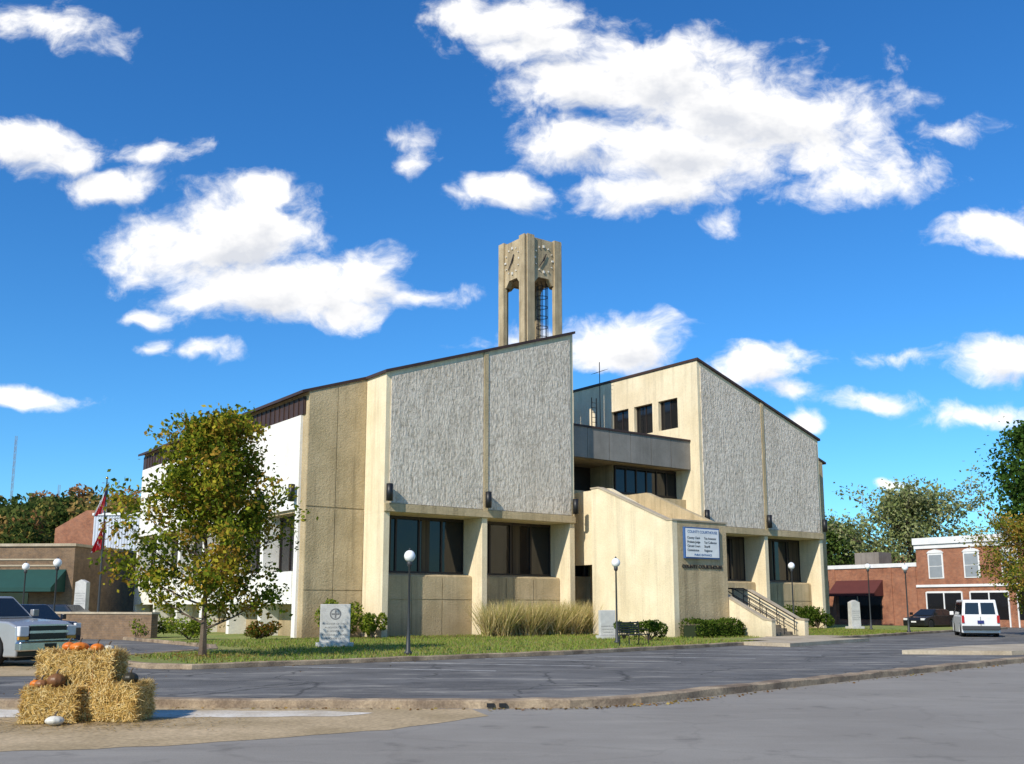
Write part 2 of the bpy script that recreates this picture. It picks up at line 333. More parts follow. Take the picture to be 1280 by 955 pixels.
# ------------------------------------------------------------------ ground surfaces
def sheet(name,pts,z,mat):
    return mesh_obj(name,[(x,y,z) for x,y in pts],[tuple(range(len(pts)))],mat,recalc=False)
def fix_up(o):
    if o.data.polygons[0].normal.z<0: o.data.flip_normals()
    return o
GND=pm('ground_soil',(.10,.11,.045),(.13,.11,.06),.05,.95,.3,3,.05)
def asphalt(name,c1,c2,patch,pscale=.25,crack=True,amt=.55,tar=0):
    m,nt,b=new_mat(name); tc=nt.nodes.new('ShaderNodeTexCoord'); v=tc.outputs['Object']
    col=mixc(nt,maprange(nt,noise_node(nt,v,pscale,7,.68,(1,1.6,1)),.42,.6,0,1),c1,c2)
    col=mixc(nt,maprange(nt,noise_node(nt,v,70,3,.8),.5,.75,0,.55),col,patch)
    col=mixc(nt,maprange(nt,noise_node(nt,v,.7,8,.78,(.35,1.5,1)),.52,.66,0,amt),col,patch)
    col=mixc(nt,maprange(nt,noise_node(nt,v,1.1,5,.6,(1,1,1)),.6,.7,0,.45),col,tuple(x*.45 for x in c1))
    col=mixc(nt,maprange(nt,noise_node(nt,v,32,2,.9),.6,.72,0,.5),col,tuple(x*.4 for x in c1))
    if crack:
        vr=nt.nodes.new('ShaderNodeTexVoronoi'); vr.feature='DISTANCE_TO_EDGE'; vr.inputs['Scale'].default_value=.3
        wn=nt.nodes.new('ShaderNodeTexNoise'); wn.inputs['Scale'].default_value=1.2; wn.inputs['Detail'].default_value=5; nt.links.new(v,wn.inputs[0])
        vm=nt.nodes.new('ShaderNodeVectorMath'); vm.operation='MULTIPLY_ADD'; nt.links.new(wn.outputs['Color'],vm.inputs[0]); vm.inputs[1].default_value=(.9,.9,0); nt.links.new(v,vm.inputs[2])
        nt.links.new(vm.outputs[0],vr.inputs['Vector'])
        col=mixc(nt,maprange(nt,vr.outputs['Distance'],0,.014,crack,0),col,tuple(x*.4 for x in c1))
    nt.links.new(col,b.inputs['Base Color']); b.inputs['Roughness'].default_value=.9; b.inputs['Specular IOR Level'].default_value=.25
    bump(nt,b,noise_node(nt,v,90,3,.8),.5,.015); return m
LOT=asphalt('lot_asphalt',(.092,.09,.088),(.15,.146,.14),(.38,.35,.3),.25,.8,.8)
ROAD=asphalt('road_asphalt',(.245,.222,.19),(.29,.265,.228),(.39,.355,.3),.15,.15,.35)
DIRT=pm('sandy_pavement',(.56,.42,.25),(.39,.29,.16),.6,.95,.5,30,.012,fine=.35)
fix_up(sheet('ground',[(-900,-60),(900,-60),(900,1500),(-900,1500)],-.02,GND))
fix_up(sheet('parking_lot',[(-90,5),(150,5),(150,170),(-90,170)],-.004,LOT))
KL=[(-40,17.7),(-20,17.3),(-5.9,17.0),(-.5,16.85),(.9,16.95),(2.1,17.6),(3.3,18.8),(6.05,21.5),(10.5,25.9),(15.2,30.4),(30,44.5),(60,73)]
fix_up(sheet('road',[(-40,-20)]+[(x,y) for x,y in KL]+[(60,-20)],.002,ROAD))
def wob(pts,amp=.12,step=.35,seed=1):
    r=random.Random(seed); out=[]; n=len(pts)
    for i in range(n):
        a=pts[i]; b=pts[(i+1)%n]; k=max(1,int(math.hypot(b[0]-a[0],b[1]-a[1])/step))
        if k>80: k=1
        for j in range(k): out.append((a[0]+(b[0]-a[0])*j/k+r.uniform(-amp,amp)*.5,a[1]+(b[1]-a[1])*j/k+r.uniform(-amp,amp)*.4))
    return out
fix_up(sheet('sandy_pavement',wob([(-40,17.6),(-20,17.2),(-5.9,16.8),(-.7,16.6),(-.4,15.6),(-1.6,13.9),(-4.2,12.3),(-8,11.2),(-14,10),(-40,8)],.14),.006,DIRT))
GUT=pm('gutter_concrete',(.76,.70,.60),(.52,.44,.33),1.2,.9,.3,20,.01,fine=.25)
fix_up(sheet('gutter',wob([(-20,16.8),(-5.9,16.4),(-3.0,16.3),(-2.2,16.0),(-2.6,15.5),(-5.5,15.3),(-20,15.6)],.16,.3,4),.010,GUT))
def ribbon(name,pts,w,h,mat,z0=0,jag=0):
    r=random.Random(5)
    P=[Vector((x,y,0)) for x,y in pts]; V=[];F=[]
    prof=[(-w/2,0),(-w/2,h-.02),(-w/2+.03,h),(w/2-.03,h),(w/2,h-.02),(w/2,0)]
    n=len(P)
    for i,p in enumerate(P):
        d=(P[min(i+1,n-1)]-P[max(i-1,0)]).normalized(); nn=Vector((-d.y,d.x,0)); dz=r.uniform(-jag,jag)
        for a,z in prof: V.append(p+nn*(a+r.uniform(-jag,jag)*.5)+Vector((0,0,z0+z+(dz if z>0 else 0))))
    k=len(prof)
    for i in range(n-1):
        for j in range(k-1): F.append((i*k+j,(i+1)*k+j,(i+1)*k+j+1,i*k+j+1))
    return mesh_obj(name,V,F,mat)
def densify(pts,step=1.0):
    out=[]
    for (a,b),(c,d) in zip(pts[:-1],pts[1:]):
        n=max(1,int(math.hypot(c-a,d-b)/step))
        for i in range(n): out.append((a+(c-a)*i/n,b+(d-b)*i/n))
    out.append(pts[-1]); return out
ribbon('road_kerb',densify(KL,.4),.34,.14,KERB,0,.012)
DR=empty('storm_drain',(-.25,16.67,0)); boxes('inlet',[(-.16,-.04,-.02,.02,.03,.09),(.04,.16,-.02,.02,.03,.09)],BLACK,DR)
LP=[(-16.2,-16.3),(-15.4,-17.2),(-2.6,-17.0),(4,-16.0),(12.5,-14.4),(20,-12.6),(31.4,-9.8),(48,-6.5)]
lawn_front=[tuple(L(p,q)[:2]) for p,q in LP]
left_edge=[(-10.0,30),(-10.0,-4),(-11.2,-7.5),(-15.8,-11),(-16.4,-13),(-16.2,-16.3)]
le=[tuple(L(p,q)[:2]) for p,q in left_edge]
outline=le[:-1]+lawn_front+[tuple(L(48,40)[:2]),tuple(L(-10,40)[:2])]
GR,nt,b=new_mat('grass')
tc=nt.nodes.new('ShaderNodeTexCoord'); v=tc.outputs['Object']
c=mixc(nt,maprange(nt,noise_node(nt,v,.35,5,.6),.4,.62,0,1),(.16,.24,.035),(.27,.28,.06))
c=mixc(nt,maprange(nt,noise_node(nt,v,8,6,.8),.45,.7,0,.8),c,(.29,.23,.08)); nt.links.new(c,b.inputs['Base Color']); b.inputs['Roughness'].default_value=1; bump(nt,b,noise_node(nt,v,30,4,.8),.8,.05)
fix_up(sheet('lawn',outline,.10,GR))
ribbon('lawn_kerb',densify(le[:-1]+lawn_front,.7),.28,.135,KERB,0,.01)
MULCH=pm('mulch',(.13,.075,.04),(.09,.05,.03),2,.95,.6,20,.03)
bed=[L(-4,1.6),L(-.3,-1.0),L(5,-2.8),L(12,-3.5),L(12,.6),L(0.3,.6),L(0,2),L(-4,2)]
fix_up(sheet('planting_bed',[(p.x,p.y) for p in bed],.106,MULCH))
walk=[L(11.5,-14.9),L(20,-12.9),L(20.3,-11),L(16,-10.6),L(15.5,-11.2),L(11.2,-13.2)]
fix_up(sheet('entrance_walk',[(p.x,p.y) for p in walk],.140,CONC))
apron=[L(9.0,-17.6),L(17.5,-15.6),L(17,-13.6),L(11,-14.8),L(9.0,-15.2)]
prism('entrance_apron',[(p.x,p.y) for p in apron],'z',0,.15,CONC)
cs=[(-60,33),(-14.5,24.0),(-9.5,24.6),(-13.5,29.5),(-17,38),(-30,55),(-60,60)]
fix_up(sheet('side_street',wob(cs,.2,.6,3),.003,DIRT))
isl=[(13.5,35.2),(17.5,39.2),(24,43.2),(33,48),(34,44.5),(24,38.5),(17,34.6)]
prism('traffic_island',[(x,y) for x,y in isl],'z',0,.14,CONC)
V=[];F=[]
PAINT=pm('worn_road_paint',(.78,.77,.73),(.4,.39,.37),2.5,.8,0,fine=.4)
for i in range(9):
    p0=-13+i*3.4
    a=L(p0,-17.6); b=L(p0+3.6,-22.6); d=(b-a).normalized(); nn=Vector((-d.y,d.x,0))*.06
    k=len(V); V+=[a-nn,a+nn,b+nn,b-nn]; F.append((k,k+1,k+2,k+3))
V=[(v[0],v[1],.0) for v in V]
fix_up(mesh_obj('parking_lines',V,F,PAINT,recalc=False))
def cards(name,C,size,cols,mat,parent=None,aspect=.6,csel=None,flat=False):
    n=len(C); C=np.asarray(C,float)
    a=rng.normal(size=(n,3)); 
    if flat: a[:,2]*=.1
    a/=np.linalg.norm(a,axis=1)[:,None]
    r=rng.normal(size=(n,3)); 
    if flat: r[:,:2]*=.2
    b=np.cross(a,r); b/=np.linalg.norm(b,axis=1)[:,None]
    s=(size*rng.uniform(.6,1.3,n))[:,None]
    V=np.stack([C-a*s,C+b*s*aspect,C+a*s,C-b*s*aspect],1).reshape(-1,3)
    me=bpy.data.meshes.new(name); me.vertices.add(4*n); me.vertices.foreach_set('co',V.ravel())
    me.loops.add(4*n); me.loops.foreach_set('vertex_index',np.arange(4*n,dtype=np.int32))
    me.polygons.add(n); me.polygons.foreach_set('loop_start',np.arange(0,4*n,4,dtype=np.int32)); me.update(calc_edges=True)
    cols=np.asarray(cols,float)
    if csel is None: csel=rng.integers(0,len(cols),n)
    cc=cols[csel]*rng.uniform(.7,1.25,(n,1))
    ca=me.color_attributes.new('Col','FLOAT_COLOR','CORNER')
    ca.data.foreach_set('color',np.repeat(np.concatenate([cc,np.ones((n,1))],1),4,axis=0).ravel())
    me.materials.append(mat); o=bpy.data.objects.new(name,me); link(o)
    if parent: o.parent=parent
    return o
def leaf_mat(name,trans=.35):
    m=bpy.data.materials.new(name); m.use_nodes=True; nt=m.node_tree; nt.nodes.clear()
    o=nt.nodes.new('ShaderNodeOutputMaterial'); a=nt.nodes.new('ShaderNodeAttribute'); a.attribute_name='Col'
    d=nt.nodes.new('ShaderNodeBsdfDiffuse'); t=nt.nodes.new('ShaderNodeBsdfTranslucent'); mx=nt.nodes.new('ShaderNodeMixShader'); mx.inputs[0].default_value=trans
    nt.links.new(a.outputs['Color'],d.inputs[0]); nt.links.new(a.outputs['Color'],t.inputs[0])
    nt.links.new(d.outputs[0],mx.inputs[1]); nt.links.new(t.outputs[0],mx.inputs[2]); nt.links.new(mx.outputs[0],o.inputs[0]); return m
LEAF=leaf_mat('leaves')
def blades(name,base,h,w,lean,cols,parent=None):
    base=np.asarray(base); n=len(base); th=rng.uniform(0,2*np.pi,n); hh=h*rng.uniform(.5,1.15,n)
    side=np.stack([np.cos(th),np.sin(th),np.zeros(n)],1)*w
    tip=base+np.stack([rng.normal(0,lean,n)*hh,rng.normal(0,lean,n)*hh,hh],1)
    V=np.stack([base-side,base+side,tip],1).reshape(-1,3)
    me=bpy.data.meshes.new(name); me.from_pydata(V.tolist(),[],[(3*i,3*i+1,3*i+2) for i in range(n)])
    cc=np.asarray(cols)[rng.integers(0,len(cols),n)]*rng.uniform(.7,1.2,(n,1))
    ca=me.color_attributes.new('Col','FLOAT_COLOR','CORNER'); ca.data.foreach_set('color',np.repeat(np.concatenate([cc,np.ones((n,1))],1),3,axis=0).ravel())
    me.materials.append(LEAF); o=bpy.data.objects.new(name,me); link(o)
    if parent: o.parent=parent
    return o
pts=[]
def front_q(p):
    for (a,b),(c,d) in zip(LP[1:-1],LP[2:]):
        if a<=p<=c: return b+(d-b)*(p-a)/(c-a)
    return -17
while len(pts)<30000:
    p=random.uniform(-15.2,34); q=random.uniform(-17,1)
    if q<front_q(p)+.25: continue
    if p<-10.2 and q>-9-(-10.2-p)*.4: continue
    if 10.8<p<20.5 and q<-10.5: continue
    if dp0-.2<p<19.3 and q>dq0-.3: continue
    v=L(p,q,.1); pts.append((v.x,v.y,.1))
blades('lawn_grass',pts,.11,.02,.4,[(.18,.27,.04),(.27,.31,.06),(.32,.27,.09)])
fl=[]
tc0=L(-13.6,-12.9)
for i in range(1500):
    r=abs(random.gauss(0,3.2)); t=random.uniform(0,6.28); x=tc0.x+r*math.cos(t); y=tc0.y+r*math.sin(t)
    rel=Vector((x-OX,y-OY)); p=.8*rel.x+.6*rel.y; q=-.6*rel.x+.8*rel.y
    on=(-15.8<p and q>-16.9 and (p>-10.2 or q<-9-(-10.2-p)*.4)); fl.append((x,y,.155 if on else .012))
for i in range(900):
    j=random.randrange(len(KL)-5)+2; f=random.random(); x=KL[j][0]+(KL[j+1][0]-KL[j][0])*f; y=KL[j][1]+(KL[j+1][1]-KL[j][1])*f
    s=random.choice((-1,1)); fl.append((x+random.gauss(0,.1)+(.25 if s<0 else -.2),y+s*(.25+abs(random.gauss(0,.12))),.018))
cards('fallen_leaves',fl,.035,[(.32,.2,.06),(.24,.12,.04),(.4,.3,.1),(.16,.09,.04)],LEAF,flat=True)

# ------------------------------------------------------------------ vegetation
BARK=pm('bark',(.16,.12,.085),(.1,.07,.05),6,.95,.8,20,.03,stretch=(1,1,.3))
def tree(name,loc,H,R,zb,leaves,lsize,cols,seed,tr=.12,nl=26,prof=None,clump=.38,bare=0):
    rnd=random.Random(seed); e=empty(name,loc)
    prof=prof or (lambda t: math.sin(math.pi*min(1,.18+t*.82))**.7)
    segs=[]; ax=[(rnd.uniform(-.03,.03)*H*i/6,rnd.uniform(-.03,.03)*H*i/6,H*.97*i/6) for i in range(7)]
    def axis(z):
        t=min(5.999,z/(H*.97)*6); i=int(t); f=t-i; return Vector(ax[i]).lerp(Vector(ax[i+1]),f)
    segs.append((ax,[tr*1.5]+[tr*(1-i/6.5) for i in range(1,7)]))
    cen=[];
    for i in range(nl):
        t=(i+.5)/nl; z=zb+(H*.97-zb)*t; az=i*2.4+rnd.uniform(-.5,.5)
        ln=R*prof(t)*rnd.uniform(.6,1.2); up=rnd.uniform(.35,.8)+t*.6
        p=axis(z*.93); pts=[p]; d=Vector((math.cos(az),math.sin(az),up*.6)).normalized()
        for k in range(4):
            d=(d+Vector((rnd.uniform(-.2,.2),rnd.uniform(-.2,.2),.08))).normalized(); p=p+d*ln/4; pts.append(p)
        r0=tr*.42*(1-t*.6); segs.append((pts,[r0*(1-k*.21) for k in range(5)]))
        for k in (1,2,3,4):
            for s in range(3 if k<4 else 2):
                dd=(d+Vector((rnd.uniform(-1,1),rnd.uniform(-1,1),rnd.uniform(-.4,.7)))).normalized()
                l2=ln*rnd.uniform(.2,.42); q=pts[k]+dd*l2
                segs.append(([pts[k],pts[k].lerp(q,.5)+Vector((0,0,rnd.uniform(-.05,.05)*l2)),q],[r0*.35,r0*.22,r0*.08]))
                cen.append((q,rnd.random())); 
                if s==0: cen.append((pts[k].lerp(q,.5),rnd.random()))
    tubes('branches',segs,BARK,e,6)
    cen=[c for c in cen if rnd.random()>bare]
    idx=rng.integers(0,len(cen),leaves); cc=np.array([tuple(c[0]) for c in cen]); ph=np.array([c[1] for c in cen])
    off=rng.normal(size=(leaves,3))*clump*np.array([1,1,.7]); C=cc[idx]+off
    C[:,2]=np.maximum(C[:,2],.4)
    cs=np.clip((ph[idx]+rng.normal(0,.15,leaves))*len(cols),0,len(cols)-1).astype(int)
    cards('foliage',C,lsize,cols,LEAF,e,csel=cs); return e
tree('autumn_tree',L(-13.6,-12.9,.1),7.9,3.15,.8,23000,.082,[(.09,.125,.014),(.17,.21,.02),(.26,.28,.025),(.38,.32,.035),(.36,.22,.035)],3,.10,36,lambda t:(1-t)**.62*.95+.12 if t>.12 else .9,.25,.1)
def bush(name,loc,rx,ry,h,n,ls,cols):
    e=empty(name,loc); k=max(6,int(rx*ry*12)); C=[]
    ce=[(random.uniform(-.7,.7)*rx,random.uniform(-.7,.7)*ry,random.uniform(.3,.75)*h) for _ in range(k)]
    for i in range(n):
        c=random.choice(ce); d=Vector((random.gauss(0,1),random.gauss(0,1),random.gauss(0,1))).normalized()*(.38*random.uniform(.75,1.05))
        C.append((c[0]+d.x*rx*.9,c[1]+d.y*ry*.9,max(.03,c[2]+d.z*h*.65)))
    cards('foliage',C,ls,cols,LEAF,e)
    tubes('stems',[([(0,0,0),(c[0]*.6,c[1]*.6,c[2]*.6),c],[.03,.02,.01]) for c in ce[:8]],BARK,e,5)
    return e
GC=[(.05,.09,.012),(.08,.13,.018),(.12,.16,.025)]
YG=[(.18,.24,.025),(.29,.31,.04),(.13,.18,.025)]
bush('shrub',L(-2.0,.6,.1),1.25,.9,2.1,3600,.07,YG)
bush('shrub',L(-.7,-.4,.1),.7,.7,1.7,1800,.07,YG)
bush('shrub',(6.2,46.0,.1),.9,.8,1.0,1800,.06,GC)
bush('shrub',(5.2,47.2,.1),.7,.7,.9,1200,.06,GC)
def hedge(name,a,b,depth,h,n,ls,cols):
    ang=math.atan2(b.y-a.y,b.x-a.x); ln=(b-a).length; e=empty(name,tuple(a),ang); C=[]
    for i in range(n):
        x=random.uniform(0,ln); f=random.random(); bumpy=1+.12*math.sin(x*2.6)+.08*math.sin(x*6.1)
        if f<.45: C.append((x,random.uniform(-depth/2,depth/2),h*bumpy+random.gauss(0,.05)))
        else: C.append((x,(-1 if f<.85 else 1)*depth/2*bumpy+random.gauss(0,.05),random.uniform(.02,h*bumpy)))
    cards('foliage',C,ls,cols,LEAF,e); box('inner_twigs',.1,ln-.1,-depth/2+.12,depth/2-.12,0,h*.8,plain('hedge_core',(.02,.03,.01),1),e); return e
hedge('hedge',L(11.9,-9.3,.1),L(15.9,-9.0,.1),1.0,.75,5000,.05,GC)
hedge('hedge',L(24.5,-1.2,.1),L(28,-1.2,.1),1.0,1.0,2500,.07,GC)
bush('shrub',L(29.5,-2,.1),1.3,1.1,1.7,2500,.08,GC); bush('shrub',L(27.2,-2.4,.1),1.1,1.0,1.4,1800,.08,GC); bush('shrub',L(33.5,-1,.1),1,1,1.6,1800,.08,GC)
bush('shrub',L(-8.5,3,.1),1.2,1,1.1,1500,.07,YG); bush('shrub',L(-9,7,.1),1.2,1,1.2,1500,.07,YG); bush('shrub',L(-6,1,.1),1.1,.8,.9,1500,.07,[(.2,.1,.02),(.1,.12,.02)])
pts=[]; 
for i in range(13):
    c=L(5.3+i*.62,-1.7+random.uniform(-.5,.5),.1)
    for k in range(420):
        t=random.uniform(0,6.28); r=abs(random.gauss(0,.2)); pts.append((c.x+r*math.cos(t),c.y+r*math.sin(t),.1))
blades('ornamental_grass',pts,1.75,.028,.4,[(.66,.53,.24),(.5,.42,.17),(.33,.33,.09),(.76,.62,.33)])

# ------------------------------------------------------------------ street lamps
GLOBE,nt,b=new_mat('lamp_globe'); b.inputs['Base Color'].default_value=(.85,.85,.83,1); b.inputs['Roughness'].default_value=.25
def lamp(x,y,h,z0=.1):
    e=empty('street_lamp',(x,y,z0)); hh=h-z0
    lathe('pole',[(.13,0),(.13,.08),(.075,.14),(.06,.6),(.042,.7),(.034,hh-.55),(.08,hh-.5),(.09,hh-.38),(.06,hh-.36)],GREYM,e,12)
    R=.185; pr=[(R*math.sin(math.pi*(i+.6)/12.2),hh-.19-R*1.05*math.cos(math.pi*(i+.6)/12.2)) for i in range(12)]
    lathe('globe',pr,GLOBE,e,18); lathe('finial',[(.05,hh),(.03,hh+.04),(.005,hh+.08)],GREYM,e,8)
for a in ((-3.35,32.8,3.45),(4.4,42.5,3.65),(15.6,56,4.05),(23.5,60,4.1),(23.4,66,4.4),(-20.4,45,3.75),(-25.2,52,3.85)): lamp(*a)

# ------------------------------------------------------------------ monuments, bench
def stone(name,x,y,w,h,t,rot,emblem=True,top='flat'):
    e=empty(name,(x,y,.1),rot); box('base',-w*.62,w*.62,-t*1.1,t*1.1,0,.16,GRANITE,e,.015)
    if top=='flat': box('slab',-w/2,w/2,-t/2,t/2,.16,h,GRANITE,e,.02)
    else: prism('slab',[(-w/2,.16),(w/2,.16),(w/2*.92,h-.15),(0,h),(-w/2*.92,h-.15)],'y',-t/2,t/2,GRANITE,e,.01)
    DK=plain('engraving',(.2,.2,.2),.8)
    if emblem:
        k=24; V=[];F=[]
        for r in (.17,.22):
            for i in range(k): V.append((r*math.cos(2*math.pi*i/k),-t/2-.004,h-.38+r*math.sin(2*math.pi*i/k)))
        F=[(i,(i+1)%k,k+(i+1)%k,k+i) for i in range(k)]; mesh_obj('emblem_ring',V,F,DK,e)
        boxes('emblem_cross',[(-.03,.03,-t/2-.006,-t/2-.001,h-.53,h-.23),(-.15,.15,-t/2-.005,-t/2-.002,h-.41,h-.35)],DK,e)
    for i in range(5): text('inscription','IN HONOR OF THOSE'[:17-i%3*3],.085*w,(0,-t/2-.003,h-.78-i*.14),(math.pi/2,0,0),DK,e,.002)
stone('stone_monument',-6.85,39.2,1.15,1.62,.24,.22)
stone('stone_monument',4.55,48.5,.8,1.35,.22,.3,False)
stone('stone_monument',23.7,70,.75,1.95,.4,.3,False,'peak')
stone('stone_monument',-23.9,56,.7,3.0,.4,-.1,False,'peak')
def bench(x,y,rot):
    e=empty('park_bench',(x,y,.1),rot)
    boxes('seat',[(-.75,.75,-.22+i*.09,-.15+i*.09,.42,.45) for i in range(5)],BLACK,e)
    boxes('backrest',[(-.75,.75,.25,.28,.5+i*.09,.56+i*.09) for i in range(5)],BLACK,e)
    for s in (-.72,.72): tubes('side_frame',[([(s,-.2,0),(s,-.2,.42),(s,.22,.42),(s,.27,.95)],.025),([(s,.25,0),(s,.22,.42)],.025),([(s,-.2,.42),(s,-.2,.62),(s,.24,.64)],.02)],BLACK,e)
bench(4.85,40.2,.9)

# ------------------------------------------------------------------ background buildings
def facade(name,origin,ang,w,d,h,brick,parts):
    e=empty(name,origin,ang); box('walls',0,w,0,d,0,h,brick,e); parts(e,w,d,h); return e
ang_q=PHI-math.pi/2
MAROON=plain('maroon_awning',(.10,.025,.02),.8); GREENA=plain('green_awning',(.01,.06,.05),.8)
PALEG=plain('pale_glass',(.3,.33,.35),.15)
def right_parts(e,w,d,h):
    box('cornice',-.15,w+.15,-.25,0,h-.45,h+.1,WHITEP,e); box('cornice_lower',-.1,w+.1,-.12,0,h-.8,h-.45,WHITEP,e); box('parapet_cap',-.1,w+.1,0,d,h,h+.12,WHITEP,e)
    for x in (1.2,4.3,7.4,10.5):
        box('window_frame',x-.12,x+1.22,-.06,-.003,3.9,6.0,WHITEP,e); boxes('window_glass',[(x,x+1.1,-.09,-.061,4.0,4.9),(x,x+1.1,-.09,-.061,4.97,5.85)],PALEG,e)
        prism('arch_hood',[(x-.2,6.0),(x+1.3,6.0),(x+1.1,6.2),(x+.55,6.32),(x,6.2)],'y',-.10,-.003,WHITEP,e)
    box('belt_course',-.1,w,-.12,-.003,3.2,3.4,WHITEP,e)
    for x in (.8,4.6,8.4):
        box('shop_glass',x,x+3.0,-.05,-.003,.6,2.7,GLASS,e); boxes('shop_frame',[(x-.1,x,-.1,-.003,0,2.8),(x+3,x+3.1,-.1,-.003,0,2.8),(x,x+3,-.1,-.003,2.7,2.85),(x+1.45,x+1.55,-.1,-.051,.6,2.7)],WHITEP,e)
facade('brick_building',(34.3,85,0),ang_q,13,12,7.2,REDBRICK,right_parts)
def low_parts(e,w,d,h):
    box('parapet_band',-.05,w,-.1,-.003,h-.25,h+.08,WHITEP,e)
    boxes('brick_pilasters',[(x,x+.4,-.08,-.003,0,h-.25) for x in (0.1,5.9,11.5,17.2,19.5)],REDBRICK,e)
    for x in (1,6.5,12):
        prism('awning',[(-1.4,2.5),(-1.4,2.75),(0,3.9),(0,2.5)],'x',x,x+4.7,MAROON,e); box('shop_glass',x+.2,x+4.5,-.05,-.003,.5,2.5,GLASS,e)
        box('shop_door_frame',x+2.1,x+2.2,-.12,-.051,0,2.5,WHITEP,e)
    box('roof_unit',12,14.5,3,5,h,h+1.3,FASC,e)
lo=Vector((34.3,85,0))+Vector((-.6,.8,0))*20
facade('low_brick_shop',(lo.x,lo.y,0),ang_q,20,12,5.2,REDBRICK,low_parts)
def row_parts(e,w,d,h):
    box('parapet_cap',-.1,w+.1,-.1,d,h,h+.15,CONC,e)
    boxes('window_glass',[(1.5+i*3.2,3+i*3.2,-.05,-.003,4,6) for i in range(6)],GLASS,e)
facade('distant_brick_building',(30,125,0),-.3,22,12,7.5,REDBRICK,row_parts)
def store_parts(e,w,d,h):
    box('parapet_cap',-.1,w+.1,-.12,d,h,h+.18,CONC,e)
    prism('awning',[(-1.8,2.55),(-1.8,2.8),(0,4.0),(0,2.55)],'x',.5,w-.5,GREENA,e)
    boxes('shop_glass',[(1+i*3.2,3.8+i*3.2,-.05,-.003,.6,2.5) for i in range(int((w-2)/3.2))],GLASS,e)
    boxes('brick_panel_frame',[(1,w-1,-.06,-.003,h-.9,h-.8),(1,w-1,-.06,-.003,4.2,4.3)],CONC,e)
facade('awning_store',(-48,66.5,0),-.06,19.5,14,5.5,TANBRICK,store_parts)
RB=empty('red_brick_warehouse',(-38.5,84,0),-.1)
prism('walls',[(0,0),(3.4,0),(3.4,9.6),(2.7,9.6),(0,8.1)],'y',0,10,REDBRICK,RB)
COR=pm('corrugated_siding',(.62,.66,.72),(.5,.54,.6),1,.5,.1,20,.01,stretch=(8,8,.3))
V=[];F=[]; nn=44
for i in range(nn+1):
    x=3.4+i*.12; y=-.05-(.06 if i%2 else 0); V+=[(x,y,4.2),(x,y,9.2)]
F=[(2*i,2*i+2,2*i+3,2*i+1) for i in range(nn)]
mesh_obj('corrugated_siding',V,F,COR,RB); box('siding_core',3.41,8.7,0,10,0,9.15,plain('dark_void',(.03,.03,.035),.8),RB); box('siding_trim',3.3,8.8,-.2,-.05,9.15,9.35,WHITEP,RB)
boxes('columns',[(3.5,3.75,-.3,-.05,0,4.2),(6.0,6.2,-.3,-.05,0,4.2),(8.4,8.65,-.3,-.05,0,4.2)],WHITEP,RB)
RW=empty('retaining_wall',(-24.6,53.0,0),-.49); box('wall',0,8.0,0,.4,0,1.25,TANBRICK,RW); box('wall_cap',-.05,8.05,-.05,.45,1.25,1.35,CONC,RW)
FP=empty('flagpole',(-21.3,52,0)); tubes('pole',[([(0,0,0),(0,0,4),(0,0,8.2)],[.07,.055,.03])],GREYM,FP,10); lathe('ball',[(.01,8.2),(.09,8.28),(.01,8.38)],plain('gold_ball',(.5,.35,.1),.3,1),FP,10)
FR=plain('flag_red',(.5,.02,.03),.8); FW=plain('flag_white',(.8,.8,.8),.8); FB=plain('flag_blue',(.02,.03,.15),.8)
def flag(name,ztop,h,kind):
    nx,nz=13,16; V=[];F=[]
    for j in range(nz+1):
        for i in range(nx+1):
            u=i/nx; t=j/nz; sp=.12+.46*t**.8
            V.append((.06-u*sp+.02*math.sin(t*5),.13*math.sin(u*16+t*1.5)*(.4+t*.6),ztop-t*h-u*.35*(1-t*.3)))
    mi=[]
    for j in range(nz):
        for i in range(nx):
            F.append((j*(nx+1)+i,j*(nx+1)+i+1,(j+1)*(nx+1)+i+1,(j+1)*(nx+1)+i))
            if kind=='us': mi.append(2 if (i<6 and j<6) else (0 if (i//2)%2 else 1))
            else: mi.append(0 if (i+j)%9 else 1)
    o=mesh_obj(name,V,F,[FR,FW,FB],FP,recalc=False,smooth=True)
    o.data.polygons.foreach_set('material_index',mi)
flag('upper_flag',7.9,1.4,'us'); flag('lower_flag',6.1,1.5,'st')
for x,y,h in ((-202,400,70),(-183,400,50)):
    e=empty('radio_mast',(x,y,0)); s=.45; l=[]
    for k in range(3):
        t=k*2.094; l.append(([(s*math.cos(t),s*math.sin(t),0),(s*math.cos(t),s*math.sin(t),h)],.07))
        for i in range(int(h/3)):
            t2=t+2.094; l.append(([(s*math.cos(t),s*math.sin(t),i*3),(s*math.cos(t2),s*math.sin(t2),i*3+3)],.03))
    tubes('lattice',l,plain('mast_steel',(.22,.2,.22),.6),e,4)

# ------------------------------------------------------------------ distant trees and hills
def treeline(name,lst,cols,ls,n):
    C=[];cs=[]; 
    for x,y,r,h,c in lst:
        for k in range(7):
            cx,cy,cz=x+random.gauss(0,r*.45),y+random.gauss(0,r*.4),h-r*random.uniform(.5,1.5); rr=r*random.uniform(.35,.65)
            m=n//7; d=rng.normal(size=(m,3)); d/=np.linalg.norm(d,axis=1)[:,None]; d*=rr*rng.uniform(.7,1.05,(m,1))
            C.append(np.array([cx,cy,cz])+d); ci=min(len(cols)-1,max(0,int(c+random.gauss(0,.6)))); cs.append(np.full(m,ci))
        m=n//4; d=rng.uniform(-1,1,(m,3))*np.array([r,r*.5,0]); d[:,2]=rng.uniform(0,h-r,m); C.append(np.array([x,y,0])+d); cs.append(np.full(m,0))
    return cards(name,np.concatenate(C),ls,cols,LEAF,csel=np.concatenate(cs))
AC=[(.07,.10,.025),(.13,.155,.04),(.25,.21,.055),(.37,.24,.08),(.38,.19,.08)]
l=[]
